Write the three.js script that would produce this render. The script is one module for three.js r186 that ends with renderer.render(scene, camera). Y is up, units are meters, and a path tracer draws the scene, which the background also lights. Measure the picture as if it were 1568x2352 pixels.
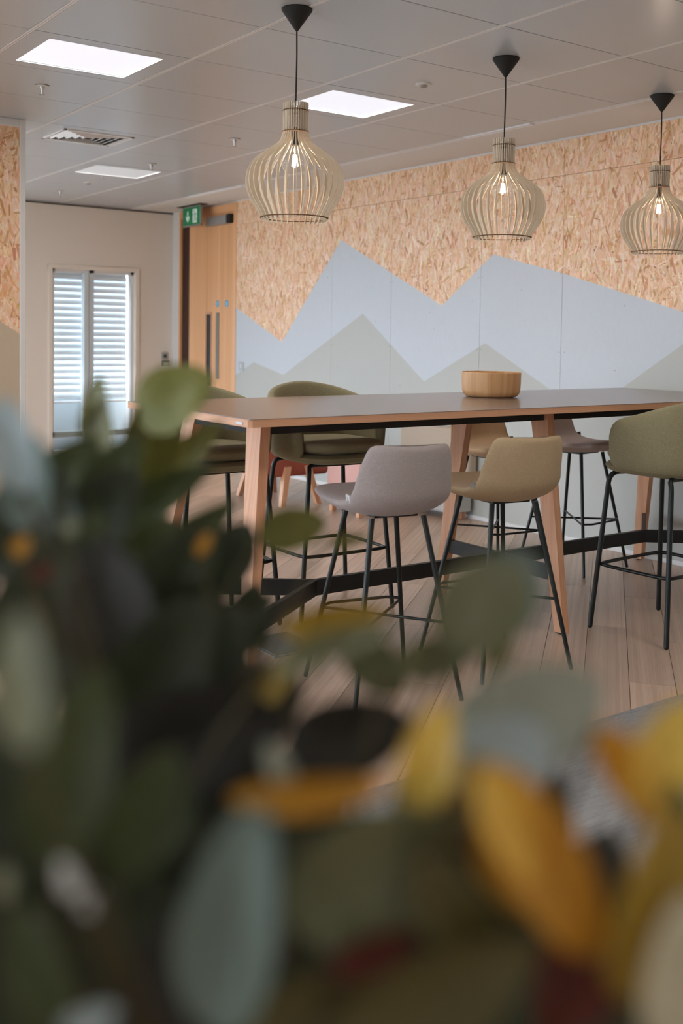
import * as THREE from 'three';
import { RoundedBoxGeometry } from 'three/addons/geometries/RoundedBoxGeometry.js';
import { mergeGeometries, mergeVertices } from 'three/addons/utils/BufferGeometryUtils.js';
import { RectAreaLightUniformsLib } from 'three/addons/lights/RectAreaLightUniformsLib.js';

// ------------------------------------------------------------------ camera, sky, exposure
const scene = new THREE.Scene();
RectAreaLightUniformsLib.init();
const EYE = new THREE.Vector3(0, 1.344, 0);
const FPX = 2378.06, CY = 886.19, YAW = 0.62, PITCH = 0.051, ROLL = 0.0156;
const FULL_H = 2 * (2352 - CY);
const camera = new THREE.PerspectiveCamera(2 * Math.atan(FULL_H / 2 / FPX) * 180 / Math.PI, 1568 / FULL_H, 0.05, 200);
camera.position.copy(EYE);
const level = (X, Y, Z) => new THREE.Vector3(X * Math.cos(YAW) + Z * Math.sin(YAW), Y, X * Math.sin(YAW) - Z * Math.cos(YAW));
// rows of the rotation world-level -> camera (roll after pitch)
const cp = Math.cos(PITCH), sp = -Math.sin(PITCH), cr = Math.cos(ROLL), sr = -Math.sin(ROLL);
const RIGHT = level(cr, -sr * cp, sr * sp), UP = level(sr, cr * cp, -cr * sp), FWD = level(0, sp, cp);
camera.quaternion.setFromRotationMatrix(new THREE.Matrix4().makeBasis(RIGHT, UP, FWD.clone().negate()));
camera.setViewOffset(1568, FULL_H, 0, FULL_H / 2 - CY, 1568, 2352);
camera.focus = 4.7;
camera.userData.fStop = 1.8;
camera.updateProjectionMatrix();

const renderer = new THREE.WebGLRenderer({ antialias: true });
renderer.toneMapping = THREE.LinearToneMapping;
renderer.toneMappingExposure = 0.82;
renderer.shadowMap.enabled = true;

scene.background = new THREE.Color().setRGB(0.83, 0.95, 1.09);   // bright overcast sky
scene.backgroundIntensity = 10.6;

// ------------------------------------------------------------------ helpers
let seed = 7;
const rnd = () => { seed = (seed * 1664525 + 1013904223) >>> 0; return seed / 4294967296; };
const rr = (a, b) => a + (b - a) * rnd();
const V3 = (x, y, z) => new THREE.Vector3(x, y, z);
const used = new Map();
function numbered(n) { const k = used.get(n) || 0; used.set(n, k + 1); return k ? `${n}_${String(k).padStart(3, '0')}` : n; }
function shade(o) { o.traverse((m) => { if (m.isMesh) { m.castShadow = true; m.receiveShadow = true; } }); return o; }
function part(name, geo, mat, parent, pos, rot) {
  const m = new THREE.Mesh(Array.isArray(geo) ? mergeGeometries(geo.map((g) => (g.index ? g.toNonIndexed() : g))) : geo, mat);
  m.name = name; m.castShadow = m.receiveShadow = true;
  if (pos) m.position.set(...pos);
  if (rot) m.rotation.set(...rot);
  parent.add(m);
  return m;
}
function thing(name, label, category, pos = [0, 0, 0], turn = 0, group) {
  const o = new THREE.Group(); o.name = numbered(name); scene.add(o);
  o.position.set(...pos); o.rotation.y = turn;
  o.userData = { label, category }; if (group) o.userData.group = group;
  return o;
}
function structure(name, label, category) {
  const o = new THREE.Group(); o.name = name; scene.add(o); o.userData = { label, category, kind: 'structure' };
  return o;
}
function dup(src, pos, turn, label) {
  const o = src.clone(); o.name = numbered(src.name.replace(/_\d{3}$/, '')); scene.add(o);
  o.position.set(...pos); o.rotation.y = turn; o.userData = { ...src.userData, label };
  return o;
}
const box = (x0, x1, y0, y1, z0, z1) => new THREE.BoxGeometry(Math.abs(x1 - x0), Math.abs(y1 - y0), Math.abs(z1 - z0)).translate((x0 + x1) / 2, (y0 + y1) / 2, (z0 + z1) / 2);
const rbox = (x0, x1, y0, y1, z0, z1, r = 0.004, s = 2) => new RoundedBoxGeometry(Math.abs(x1 - x0), Math.abs(y1 - y0), Math.abs(z1 - z0), s, r).translate((x0 + x1) / 2, (y0 + y1) / 2, (z0 + z1) / 2);
function uvMetres(g, ax, ay, s = 1) {       // planar uv in metres from two axes
  const p = g.attributes.position, uv = new Float32Array(p.count * 2), get = { x: (i) => p.getX(i), y: (i) => p.getY(i), z: (i) => p.getZ(i) };
  for (let i = 0; i < p.count; i++) { uv[2 * i] = get[ax](i) * s; uv[2 * i + 1] = get[ay](i) * s; }
  g.setAttribute('uv', new THREE.BufferAttribute(uv, 2)); return g;
}
function uvBox(g, grain = 'y') {            // box-projected uv in metres; u across, v along the grain
  g = g.index ? g.toNonIndexed() : g; g.computeVertexNormals();
  const p = g.attributes.position, n = g.attributes.normal, uv = new Float32Array(p.count * 2);
  for (let i = 0; i < p.count; i++) {
    const P = { x: p.getX(i), y: p.getY(i), z: p.getZ(i) };
    const N = { x: Math.abs(n.getX(i)), y: Math.abs(n.getY(i)), z: Math.abs(n.getZ(i)) };
    const axis = N.x > N.y && N.x > N.z ? 'x' : N.y > N.z ? 'y' : 'z';
    let rest = ['x', 'y', 'z'].filter((a) => a !== axis);
    let v = rest.includes(grain) ? grain : rest[1], u = rest.find((a) => a !== v);
    uv[2 * i] = P[u]; uv[2 * i + 1] = P[v];
  }
  g.setAttribute('uv', new THREE.BufferAttribute(uv, 2)); return g;
}
function tube(pts, r, seg = 24, rad = 10, closed = false, tension = 0.5) {
  const c = pts.length === 2 ? new THREE.LineCurve3(V3(...pts[0]), V3(...pts[1])) : new THREE.CatmullRomCurve3(pts.map((p) => V3(...p)), closed, 'catmullrom', tension);
  return new THREE.TubeGeometry(c, pts.length === 2 ? 1 : seg, r, rad, closed);
}
function rod(a, b, r0, r1 = r0, n = 12) {   // capped tapered rod
  const A = V3(...a), B = V3(...b), d = B.clone().sub(A), g = new THREE.CylinderGeometry(r1, r0, d.length(), n);
  g.applyQuaternion(new THREE.Quaternion().setFromUnitVectors(V3(0, 1, 0), d.clone().normalize()));
  return g.translate((A.x + B.x) / 2, (A.y + B.y) / 2, (A.z + B.z) / 2);
}
const lathe = (pts, n = 40) => new THREE.LatheGeometry(pts.map(([r, y]) => new THREE.Vector2(r, y)), n);

// ------------------------------------------------------------------ textures
function canvas(w, h, draw) { const c = document.createElement('canvas'); c.width = w; c.height = h; draw(c.getContext('2d'), w, h); return c; }
function tex(c, repX = 1, repY = 1, srgb = true) {
  const t = new THREE.CanvasTexture(c); t.wrapS = t.wrapT = THREE.RepeatWrapping; t.repeat.set(repX, repY);
  if (srgb) t.colorSpace = THREE.SRGBColorSpace; t.magFilter = THREE.LinearFilter; return t;
}
const mix = (a, b, t) => a.map((v, i) => v + (b[i] - v) * t);
const css = (c, a = 1) => `rgba(${c.map((v) => Math.round(Math.max(0, Math.min(255, v)))).join(',')},${a})`;

function woodCanvas(w, h, base, dark, light, { streaks = 900, knots = 3, len = 0.5, alpha = 0.14, warp = 8 } = {}) {
  return canvas(w, h, (g) => {
    g.fillStyle = css(base); g.fillRect(0, 0, w, h);
    for (let i = 0; i < 40; i++) {          // broad bands along the grain
      g.fillStyle = css(rnd() < 0.5 ? dark : light, 0.1); const x = rnd() * w, bw = rr(0.02, 0.12) * w;
      for (const o of [-w, 0, w]) g.fillRect(x + o, 0, bw, h);
    }
    for (let i = 0; i < streaks; i++) {
      const x = rnd() * w, y = rnd() * h, l = rr(0.1, len) * h, k = rr(-warp, warp);
      g.strokeStyle = css(rnd() < 0.62 ? dark : light, rr(0.3, 1) * alpha); g.lineWidth = rr(0.6, 3.2);
      for (const oy of [0, -h]) { g.beginPath(); g.moveTo(x, y + oy); g.bezierCurveTo(x + k, y + oy + l * 0.3, x - k, y + oy + l * 0.7, x + k * 0.4, y + oy + l); g.stroke(); }
    }
    for (let i = 0; i < knots; i++) {
      const x = rr(0.1, 0.9) * w, y = rr(0.1, 0.9) * h;
      for (let k = 9; k > 0; k--) { g.strokeStyle = css(dark, 0.10); g.lineWidth = 1.6; g.beginPath(); g.ellipse(x, y, k * 1.5, k * 4.2, rr(-0.15, 0.15), 0, 7); g.stroke(); }
    }
  });
}
function noiseCanvas(n, dots, lo, hi, rMin, rMax, mid = 128) {
  return canvas(n, n, (g) => {
    g.fillStyle = css([mid, mid, mid]); g.fillRect(0, 0, n, n);
    for (let i = 0; i < dots; i++) {
      const v = rr(lo, hi); g.fillStyle = css([v, v, v], 0.5); const x = rnd() * n, y = rnd() * n, r = rr(rMin, rMax);
      for (const ox of [-n, 0, n]) for (const oy of [-n, 0, n]) { if (x + ox < -r || x + ox > n + r || y + oy < -r || y + oy > n + r) continue; g.beginPath(); g.arc(x + ox, y + oy, r, 0, 7); g.fill(); }
    }
  });
}
function flecks(g, w, h, ppm, count, palette) {      // strands of an oriented strand board
  for (let i = 0; i < count; i++) {
    const x = rnd() * w, y = rnd() * h, L = rr(0.03, 0.12) * ppm, W = rr(0.005, 0.03) * ppm, a = Math.PI / 2 + (rnd() < 0.72 ? rr(-0.55, 0.55) : rr(-1.6, 1.6));
    const c = palette[Math.floor(Math.pow(rnd(), 1.5) * palette.length)];
    g.save(); g.translate(x, y); g.rotate(a);
    g.fillStyle = css(c.map((v) => v + rr(-10, 10)), rr(0.4, 0.9));
    g.beginPath(); g.moveTo(-L / 2, -W * rr(0.1, 0.5)); g.lineTo(L / 2 * rr(0.7, 1), -W * rr(0.2, 0.5)); g.lineTo(L / 2, W * rr(0, 0.5)); g.lineTo(-L / 2 * rr(0.7, 1), W * rr(0.2, 0.5)); g.closePath(); g.fill();
    g.restore();
  }
}
const OSB_PAL = [[238, 204, 174], [244, 218, 194], [230, 188, 150], [247, 229, 210], [224, 176, 132], [236, 198, 166], [216, 164, 116], [240, 208, 176], [228, 182, 140], [206, 150, 102], [184, 126, 80]];
function osbDraw(g, w, h, ppm) {
  g.fillStyle = css([230, 190, 154]); g.fillRect(0, 0, w, h);
  flecks(g, w, h, ppm, Math.round(w * h / (ppm * ppm) * 3400), OSB_PAL);
  for (let i = 0; i < w * h / (ppm * ppm) * 90; i++) {   // small dark chips of bark
    g.fillStyle = css([120, 66, 34], rr(0.3, 0.8)); g.save(); g.translate(rnd() * w, rnd() * h); g.rotate(rr(0, 3)); g.fillRect(0, 0, rr(2, 12), rr(1, 5)); g.restore();
  }
}
const BLUE = [194, 202, 209], SAGE = [182, 183, 177];

const oakA = tex(woodCanvas(512, 1024, [206, 154, 116], [160, 106, 70], [226, 182, 148]), 2.2, 1.1);
const doorC = tex(woodCanvas(1024, 2048, [232, 176, 126], [182, 122, 76], [246, 204, 160], { streaks: 1500, knots: 0, len: 0.7, alpha: 0.16, warp: 5 }), 0.8, 0.38);
const fineBump = tex(noiseCanvas(512, 26000, 60, 200, 0.8, 2.4), 6, 6, false);
const weaveC = (base, spread) => canvas(512, 512, (g) => {
  g.fillStyle = css(base); g.fillRect(0, 0, 512, 512);
  for (let i = 0; i < 26000; i++) { const k = rr(-spread, spread); g.fillStyle = css(base.map((v) => v + k), 0.6); g.fillRect(rnd() * 512, rnd() * 512, rr(1, 5), rr(1, 2.4)); }
});

const M = {};
const std = (o) => new THREE.MeshStandardMaterial(o);
M.paint = std({ color: '#e4dacd', roughness: 0.75, bumpMap: fineBump, bumpScale: 0.0004 });
M.whiteTrim = std({ color: '#d9d8d6', roughness: 0.5 });
M.ceil = std({ color: '#bcc2c7', roughness: 0.28 });
M.ceilBar = std({ color: '#e4e3e2', roughness: 0.35 });
M.plaster = std({ color: '#dddbd8', roughness: 0.8 });
M.black = std({ color: '#1c1d1c', roughness: 0.45, metalness: 0.3 });
M.blackMatte = std({ color: '#1f1f1d', roughness: 0.75 });
M.oak = std({ map: oakA, roughness: 0.5 });
M.door = std({ map: doorC, roughness: 0.45 });
M.chrome = std({ color: '#b9babb', roughness: 0.3, metalness: 0.9 });
M.metal = std({ color: '#a8a8a6', roughness: 0.45, metalness: 0.6 });
M.plastic = std({ color: '#dcdad6', roughness: 0.5 });
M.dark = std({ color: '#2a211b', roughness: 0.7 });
M.glass = new THREE.MeshPhysicalMaterial({ color: '#ffffff', roughness: 0.02, transmission: 1, thickness: 0, ior: 1.45 });

// ------------------------------------------------------------------ room dimensions
const XR = 5.167, XL = -5.0, ZF = -10.5, ZB = 3.2, CEIL = 2.644;
const GX0 = 1.5487, GZ0 = -3.222, TX = 0.777, TZ = 0.6534, MARGIN = 4.689;

// floor: planks laid at forty degrees
{
  const floor = structure('floor', 'brown oak plank floor laid diagonally', 'floor');
  part('subfloor', box(XL - 0.2, XR + 0.2, -0.12, -0.012, ZF - 0.2, ZB + 0.2), std({ color: '#4f443c', roughness: 0.9 }), floor);
  const mats = [];
  for (let k = 0; k < 5; k++) {
    const t = 0.93 + 0.035 * k;
    const c = woodCanvas(256, 2048, [196 * t, 168 * t, 147 * t], [146, 118, 98], [216, 192, 174], { streaks: 520, knots: 3, len: 0.25, alpha: 0.2, warp: 4 });
    mats.push(std({ map: tex(c, 1 / 0.1733, 1 / 1.38), roughness: 0.33, bumpMap: fineBump, bumpScale: 0.0002 }));
  }
  const a = 40 * Math.PI / 180, d = [Math.cos(a), -Math.sin(a)], n = [Math.sin(a), Math.cos(a)], PW = 0.1733, PL = 1.38, gap = 0.0011;
  const clip = (poly, f) => { const out = []; for (let i = 0; i < poly.length; i++) { const A = poly[i], B = poly[(i + 1) % poly.length], fa = f(A), fb = f(B); if (fa >= 0) out.push(A); if ((fa >= 0) !== (fb >= 0)) { const t = fa / (fa - fb); out.push([A[0] + (B[0] - A[0]) * t, A[1] + (B[1] - A[1]) * t]); } } return out; };
  const plank = (u0, u1, v0, v1, lim, mat, name, parent) => {
    let q = [[u0, v0], [u1, v0], [u1, v1], [u0, v1]].map(([u, v]) => [d[0] * u + n[0] * v, d[1] * u + n[1] * v]);
    q = clip(q, (p) => p[0] - lim[0]); q = clip(q, (p) => lim[1] - p[0]); q = clip(q, (p) => p[1] - lim[2]); q = clip(q, (p) => lim[3] - p[1]);
    if (q.length < 3) return null;
    const s = new THREE.Shape(q.map(([x, z]) => new THREE.Vector2(x, -z)));
    const g = new THREE.ExtrudeGeometry(s, { depth: 0.011, bevelEnabled: false }).rotateX(-Math.PI / 2).translate(0, -0.011, 0);
    const p = g.attributes.position, uv = g.attributes.uv;
    for (let i = 0; i < p.count; i++) { const x = p.getX(i), z = p.getZ(i); uv.setXY(i, (x * n[0] + z * n[1]) - v0, (x * d[0] + z * d[1]) - u0); }
    return parent ? part(name, g, mat, parent) : g;
  };
  const lim = [1.2, XR, ZF, -1.9];
  let count = 0; const rest = mats.map(() => []);
  for (let r = -60; r < 60; r++) {
    const v0 = 0.110 + r * PW, off = ((r * 0.437) % 1 + 1) % 1 * PL;
    for (let c = -12; c < 14; c++) {
      const u0 = c * PL + off, k = Math.floor(rnd() * 5);
      const m = [d[0] * (u0 + PL / 2) + n[0] * (v0 + PW / 2), d[1] * (u0 + PL / 2) + n[1] * (v0 + PW / 2)];
      const near = m[0] > 1.0 && m[0] < 5.6 && m[1] > -9.6 && m[1] < -1.9;
      if (near && count < 290) { if (plank(u0 + gap, u0 + PL - gap, v0 + gap, v0 + PW - gap, [XL, XR, ZF, ZB], mats[k], 'plank', floor)) count++; }
      else { const g = plank(u0 + gap, u0 + PL - gap, v0 + gap, v0 + PW - gap, [XL, XR, ZF, ZB], mats[k], '', null); if (g) rest[k].push(g); }
    }
  }
  rest.forEach((l, k) => { if (l.length) { const m = part('plank_field', l, mats[k], floor); m.userData.kind = 'stuff'; } });
}

// ceiling: metal tiles with bars between the columns, plaster margin along the strand board wall
const lightCells = [[0, 2], [2, 2], [2, 7], [-2, 2], [-2, 7], [0, -3], [2, -3], [-2, -3], [-4, 2], [-4, -3], [0, -8], [2, -8], [-2, -8]];  // last three, behind the camera, are added to light the leaves
const ventCells = [[1, 5]];
{
  const ceiling = structure('ceiling', 'white metal tile ceiling with plaster margin', 'ceiling');
  part('slab', box(XL - 0.2, XR + 0.2, CEIL + 0.05, CEIL + 0.2, ZF - 0.2, ZB + 0.2), M.plaster, ceiling);
  part('tile_backing', box(XL, MARGIN, CEIL + 0.02, CEIL + 0.045, ZF, ZB), M.dark, ceiling);
  part('margin', box(MARGIN + 0.006, XR, CEIL, CEIL + 0.03, ZF, ZB), M.plaster, ceiling);
  part('margin_bead', box(MARGIN - 0.012, MARGIN + 0.006, CEIL - 0.004, CEIL + 0.03, ZF, ZB), M.ceilBar, ceiling);
  const skip = new Set([...lightCells, ...ventCells].map((c) => c.join()));
  const far = [];
  const bw = 0.012, jg = 0.0022;
  for (let i = -9; i < 5; i++) {
    const x0 = Math.max(XL, GX0 + i * TX + bw), x1 = Math.min(MARGIN - 0.014, GX0 + (i + 1) * TX - bw);
    if (x1 - x0 < 0.02) continue;
    if (i > -9 && i < 4) part('runner', [box(x1 + 0.0022, x1 + 0.0108, CEIL - 0.0015, CEIL + 0.03, ZF, ZB), box(x1 + 0.0132, x1 + 0.0218, CEIL - 0.0015, CEIL + 0.03, ZF, ZB)], M.ceilBar, ceiling);
    for (let j = -10; j < 12; j++) {
      const z1 = Math.min(ZB, GZ0 - j * TZ - jg), z0 = Math.max(ZF, GZ0 - (j + 1) * TZ + jg);
      if (z1 - z0 < 0.02) continue;
      if (skip.has([i, j].join())) continue;
      const g = rbox(x0, x1, CEIL, CEIL + 0.02, z0, z1, 0.0025, 1);
      if (i >= -2 && j >= -2) part('tile', g, M.ceil, ceiling); else far.push(g);
    }
  }
  const f = part('tile_field', far, M.ceil, ceiling); f.userData.kind = 'stuff';
}
// strand board wall with a painted mountain mural, board by board
{
  const wall = structure('wall_right', 'strand board wall with painted blue and sage mountains', 'wall');
  part('wall_core', box(XR + 0.018, XR + 0.2, 0, CEIL + 0.1, ZF - 0.2, ZB + 0.2), M.plaster, wall);
  const blueLine = [[-9.3, 1.69], [-9.09, 1.588], [-8.208, 1.253], [-7.277, 2.141], [-5.951, 1.562], [-5.408, 1.92], [-4.741, 1.759], [-3.8, 1.5], [-2.3, 1.05], [-1.2, 1.7], [0.2, 1.2], [3.3, 1.6]];
  const sageLine = [[-9.3, 0.81], [-9.076, 0.903], [-8.72, 1.046], [-8.177, 0.945], [-6.947, 1.509], [-6.143, 0.98], [-5.468, 1.288], [-4.772, 0.96], [-4.5, 0.84], [-4.274, 1.0], [-3.793, 1.311], [-2.9, 1.8], [-2.0, 0.9], [3.3, 1.0]];
  const seams = [-9.09, -7.403, -6.57, -5.53, -4.745, -3.2, -1.6];
  const ppm = 620, split = 2.402, gp = 0.0012;
  const bump = tex(canvas(1024, 1024, (g) => { g.fillStyle = '#808080'; g.fillRect(0, 0, 1024, 1024); flecks(g, 1024, 1024, 620, 9000, [[120, 120, 120], [140, 140, 140], [100, 100, 100], [160, 160, 160], [80, 80, 80]]); }), 620 / 1024, 620 / 1024, false);
  for (let i = 0; i + 1 < seams.length; i++) {
    const z0 = seams[i] + gp, z1 = seams[i + 1] - gp, w = Math.round((z1 - z0) * ppm), h = Math.round(split * ppm);
    const c = canvas(w, h, (g) => {
      osbDraw(g, w, h, ppm);
      const X = (z) => (z - z0) * ppm, Y = (y) => (split - y) * ppm;
      const area = (line, col) => {
        g.beginPath(); g.moveTo(X(line[0][0]), h + 5); for (const [z, y] of line) g.lineTo(X(z), Y(y)); g.lineTo(X(line[line.length - 1][0]), h + 5); g.closePath();
        g.fillStyle = css(col, 0.975); g.fill();
        g.save(); g.clip();
        for (let k = 0; k < 500; k++) { g.fillStyle = css(mix(col, rnd() < 0.5 ? [255, 255, 255] : [90, 90, 90], 0.16), 0.12); g.save(); g.translate(rnd() * w, rnd() * h); g.rotate(Math.PI / 2 + rr(-0.6, 0.6)); g.fillRect(0, 0, rr(6, 34), rr(1, 6)); g.restore(); }
        for (let k = 0; k < 7; k++) { g.fillStyle = css([86, 84, 82], 0.75); g.beginPath(); g.ellipse(rnd() * w, rnd() * h, rr(1, 2.4), rr(1.4, 3.4), 0, 0, 7); g.fill(); }
        g.restore();
      };
      area(blueLine, BLUE); area(sageLine, SAGE);
      for (const zx of [0.02, 0.98]) for (let y = 0.2; y < 2.3; y += 0.52) { g.fillStyle = css([70, 66, 62], 0.7); g.beginPath(); g.arc(w * zx, Y(y), 2, 0, 7); g.fill(); }
    });
    const t = tex(c); t.wrapS = t.wrapT = THREE.ClampToEdgeWrapping;
    const m = std({ map: t, roughness: 0.6, bumpMap: bump, bumpScale: 0.0003 });
    const g = new THREE.BoxGeometry(0.018, split - 2 * gp, z1 - z0);
    const p = g.attributes.position, uv = g.attributes.uv;
    for (let k = 0; k < p.count; k++) uv.setXY(k, (p.getZ(k) + (z1 - z0) / 2) / (z1 - z0), (p.getY(k) + split / 2) / split);
    part('strand_board', g, m, wall, [XR + 0.009, split / 2, (z0 + z1) / 2]);
  }
  // top row of boards
  const top = canvas(1240, 620, (g, w, h) => osbDraw(g, w, h, ppm));
  const tm = std({ map: tex(top, 0.5, 1), roughness: 0.6, bumpMap: bump, bumpScale: 0.0003 });
  const tops = [-9.09, -8.0, -6.2, -4.757, -3.0, -1.2, 0.6, 2.2, 3.2];
  for (let i = 0; i + 1 < tops.length; i++) part('strand_board', uvMetres(box(XR, XR + 0.018, split + gp, CEIL - 0.002, tops[i] + gp, tops[i + 1] - gp), 'z', 'y'), tm, wall);
  part('painted_board', box(XR, XR + 0.018, 0, split, -1.6, ZB), std({ color: css(SAGE), roughness: 0.6 }), wall);
  part('cornice_bead', box(XR - 0.006, XR, CEIL - 0.012, CEIL, -9.09, ZB), M.whiteTrim, wall);
  part('door_side_wall', box(XR, XR + 0.018, 0, CEIL, ZF, -10.3), M.whiteTrim, wall);
  part('skirting', rbox(XR - 0.012, XR, 0, 0.03, -9.05, ZB, 0.003, 1), M.whiteTrim, wall);
}
// far wall with a tall window opening
const WX0 = 3.80, WX1 = 4.72, WY0 = 0.02, WY1 = 1.965;
{
  const w = structure('wall_back', 'beige painted far wall around a tall window', 'wall');
  part('wall_left_of_window', box(2.85, WX0, 0, CEIL + 0.1, ZF - 0.2, ZF), M.paint, w);
  part('sill_wall', box(XL - 0.2, 2.85, 0, 0.1, ZF - 0.2, ZF), M.paint, w);
  part('head_wall', box(XL - 0.2, 2.85, 2.45, CEIL + 0.1, ZF - 0.2, ZF), M.paint, w);
  part('pier', box(XL - 0.2, XL + 0.1, 0.1, 2.45, ZF - 0.2, ZF), M.paint, w);
  for (const x of [-2.5, 0.1]) part('pier', box(x, x + 0.2, 0.1, 2.45, ZF - 0.2, ZF), M.paint, w);
  part('wall_right_of_window', box(WX1, XR + 0.018, 0, CEIL + 0.1, ZF - 0.2, ZF), M.paint, w);
  part('wall_above_window', box(WX0, WX1, WY1, CEIL + 0.1, ZF - 0.2, ZF), M.paint, w);
  part('painted_shadow_gap', box(2.2, XR, CEIL - 0.02, CEIL - 0.008, ZF, ZF + 0.012), M.dark, w);  // dark strip painting in the shade of the gap under the ceiling
}
{
  const w = structure('window_1', 'tall two-light window with pale frame', 'window');
  const arch = 0.045;
  part('architrave', [rbox(WX0 - arch, WX0, 0, WY1 + arch, ZF, ZF + 0.018, 0.004, 1), rbox(WX1, WX1 + arch, 0, WY1 + arch, ZF, ZF + 0.018, 0.004, 1), rbox(WX0 - arch, WX1 + arch, WY1, WY1 + arch, ZF, ZF + 0.019, 0.004, 1)], M.paint, w);
  part('frame', [box(WX0, WX0 + 0.03, WY0, WY1, ZF - 0.1, ZF - 0.03), box(WX1 - 0.035, WX1, WY0, WY1, ZF - 0.1, ZF - 0.03), box(WX0, WX1, WY1 - 0.03, WY1, ZF - 0.1, ZF - 0.03), box(WX0, WX1, 0, 0.06, ZF - 0.1, ZF - 0.03)], M.whiteTrim, w);
  part('mullion', [box(4.155, 4.205, WY0, WY1, ZF - 0.1, ZF - 0.02), box(4.213, 4.265, WY0, WY1, ZF - 0.1, ZF - 0.03)], std({ color: '#c9d2d6', roughness: 0.4 }), w);
  part('transom', box(WX0, WX1, 0.2, 0.26, ZF - 0.1, ZF - 0.03), std({ color: '#8f9894', roughness: 0.5 }), w);
  part('window_pane', box(WX0 + 0.03, 4.155, 0.06, WY1 - 0.03, ZF - 0.064, ZF - 0.06), M.glass, w);
  part('window_pane', box(4.265, WX1 - 0.035, 0.06, WY1 - 0.03, ZF - 0.064, ZF - 0.06), M.glass, w);
}
// partition with strand board, left edge of the picture
{
  const w = structure('wall_partition', 'strand board partition with olive painted lower part', 'wall');
  part('wall_core', box(0.942, 2.142, 0, CEIL, -6.62, -6.518), M.plaster, w);
  const ppm = 620, W = 1.2, c = canvas(Math.round(W * ppm), Math.round(CEIL * ppm), (g, w2, h) => {
    osbDraw(g, w2, h, ppm); const X = (x) => (x - (2.142 - W)) * ppm, Y = (y) => (CEIL - y) * ppm;
    g.beginPath(); g.moveTo(0, h); for (const [x, y] of [[0.94, 2.05], [1.4, 1.82], [2.019, 1.411], [2.15, 1.326]]) g.lineTo(X(x), Y(y)); g.lineTo(w2, h); g.closePath(); g.fillStyle = css([188, 172, 150], 0.97); g.fill();
  });
  const g = new THREE.BoxGeometry(W, CEIL - 0.05, 0.018);
  part('strand_board', g, std({ map: tex(c), roughness: 0.6 }), w, [2.142 - W / 2, (CEIL - 0.05) / 2, -6.509]);
  part('edge_trim', rbox(2.142, 2.178, 0, CEIL, -6.63, -6.49, 0.004, 1), M.whiteTrim, w);
  part('head_trim', rbox(0.942, 2.142, CEIL - 0.05, CEIL, -6.53, -6.492, 0.004, 1), M.whiteTrim, w);
}
// window side of the room (behind the left edge of the picture) and the wall behind the camera
{
  const w = structure('wall_left', 'white wall with large windows along the left side', 'wall');
  part('sill_wall', box(XL - 0.2, XL, 0, 0.1, ZF - 0.2, ZB + 0.2), M.plaster, w);
  part('head_wall', box(XL - 0.2, XL, 2.45, CEIL + 0.1, ZF - 0.2, ZB + 0.2), M.plaster, w);
  const bays = [-10.3, -8.0, -7.8, -5.5, -5.3, -3.0, -2.8, -0.9];
  for (let i = 0; i <= bays.length; i += 2) { const z0 = i ? bays[i - 1] : ZF - 0.2, z1 = i < bays.length ? bays[i] : ZB + 0.2; if (z1 > z0) part('pier', box(XL - 0.2, XL, 0.1, 2.45, z0, z1), M.plaster, w); }
  let n = 2;
  for (let i = 0; i < bays.length; i += 2) {
    const win = structure(`window_${n++}`, 'wide daylight window in the left wall', 'window'), z0 = bays[i], z1 = bays[i + 1], zm = (z0 + z1) / 2;
    part('frame', [box(XL - 0.14, XL - 0.06, 0.1, 0.15, z0, z1), box(XL - 0.14, XL - 0.06, 2.4, 2.45, z0, z1), box(XL - 0.14, XL - 0.06, 0.15, 2.4, z0, z0 + 0.05), box(XL - 0.14, XL - 0.06, 0.15, 2.4, z1 - 0.05, z1), box(XL - 0.14, XL - 0.06, 0.15, 2.4, zm - 0.03, zm + 0.03)], M.whiteTrim, win);
    part('window_pane', box(XL - 0.104, XL - 0.1, 0.15, 2.4, z0 + 0.05, zm - 0.03), M.glass, win);
    part('window_pane', box(XL - 0.104, XL - 0.1, 0.15, 2.4, zm + 0.03, z1 - 0.05), M.glass, win);
  }
  for (const [x0, x1] of [[XL + 0.1, -2.5], [-2.3, 0.1], [0.3, 2.85]]) {
    const win = structure(`window_${n++}`, 'wide daylight window in the far wall behind the partition', 'window'), xm = (x0 + x1) / 2, za = ZF - 0.14, zb = ZF - 0.06;
    part('frame', [box(x0, x1, 0.1, 0.15, za, zb), box(x0, x1, 2.4, 2.45, za, zb), box(x0, x0 + 0.05, 0.15, 2.4, za, zb), box(x1 - 0.05, x1, 0.15, 2.4, za, zb), box(xm - 0.03, xm + 0.03, 0.15, 2.4, za, zb)], M.whiteTrim, win);
    part('window_pane', box(x0 + 0.05, xm - 0.03, 0.15, 2.4, ZF - 0.104, ZF - 0.1), M.glass, win);
    part('window_pane', box(xm + 0.03, x1 - 0.05, 0.15, 2.4, ZF - 0.104, ZF - 0.1), M.glass, win);
  }
  const shadeWall = structure('added_shade_wall', 'unseen white wall added to shade the foreground plants', 'wall');
  part('wall_core', box(-0.78, -0.62, 0, CEIL, -0.6, ZB), M.plaster, shadeWall);  // unseen wall, added to keep window light off the plants
  const b = structure('wall_front', 'plain white wall behind the viewer', 'wall');
  part('wall_core', box(XL - 0.2, XR + 0.2, 0, CEIL + 0.1, ZB, ZB + 0.2), M.plaster, b);
  const gr = structure('ground_outside', 'grey paved ground outside the windows', 'ground');
  part('paving', box(-60, 60, -0.5, -0.3, -60, 60), std({ color: '#8f8f8c', roughness: 0.9 }), gr);
}
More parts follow.
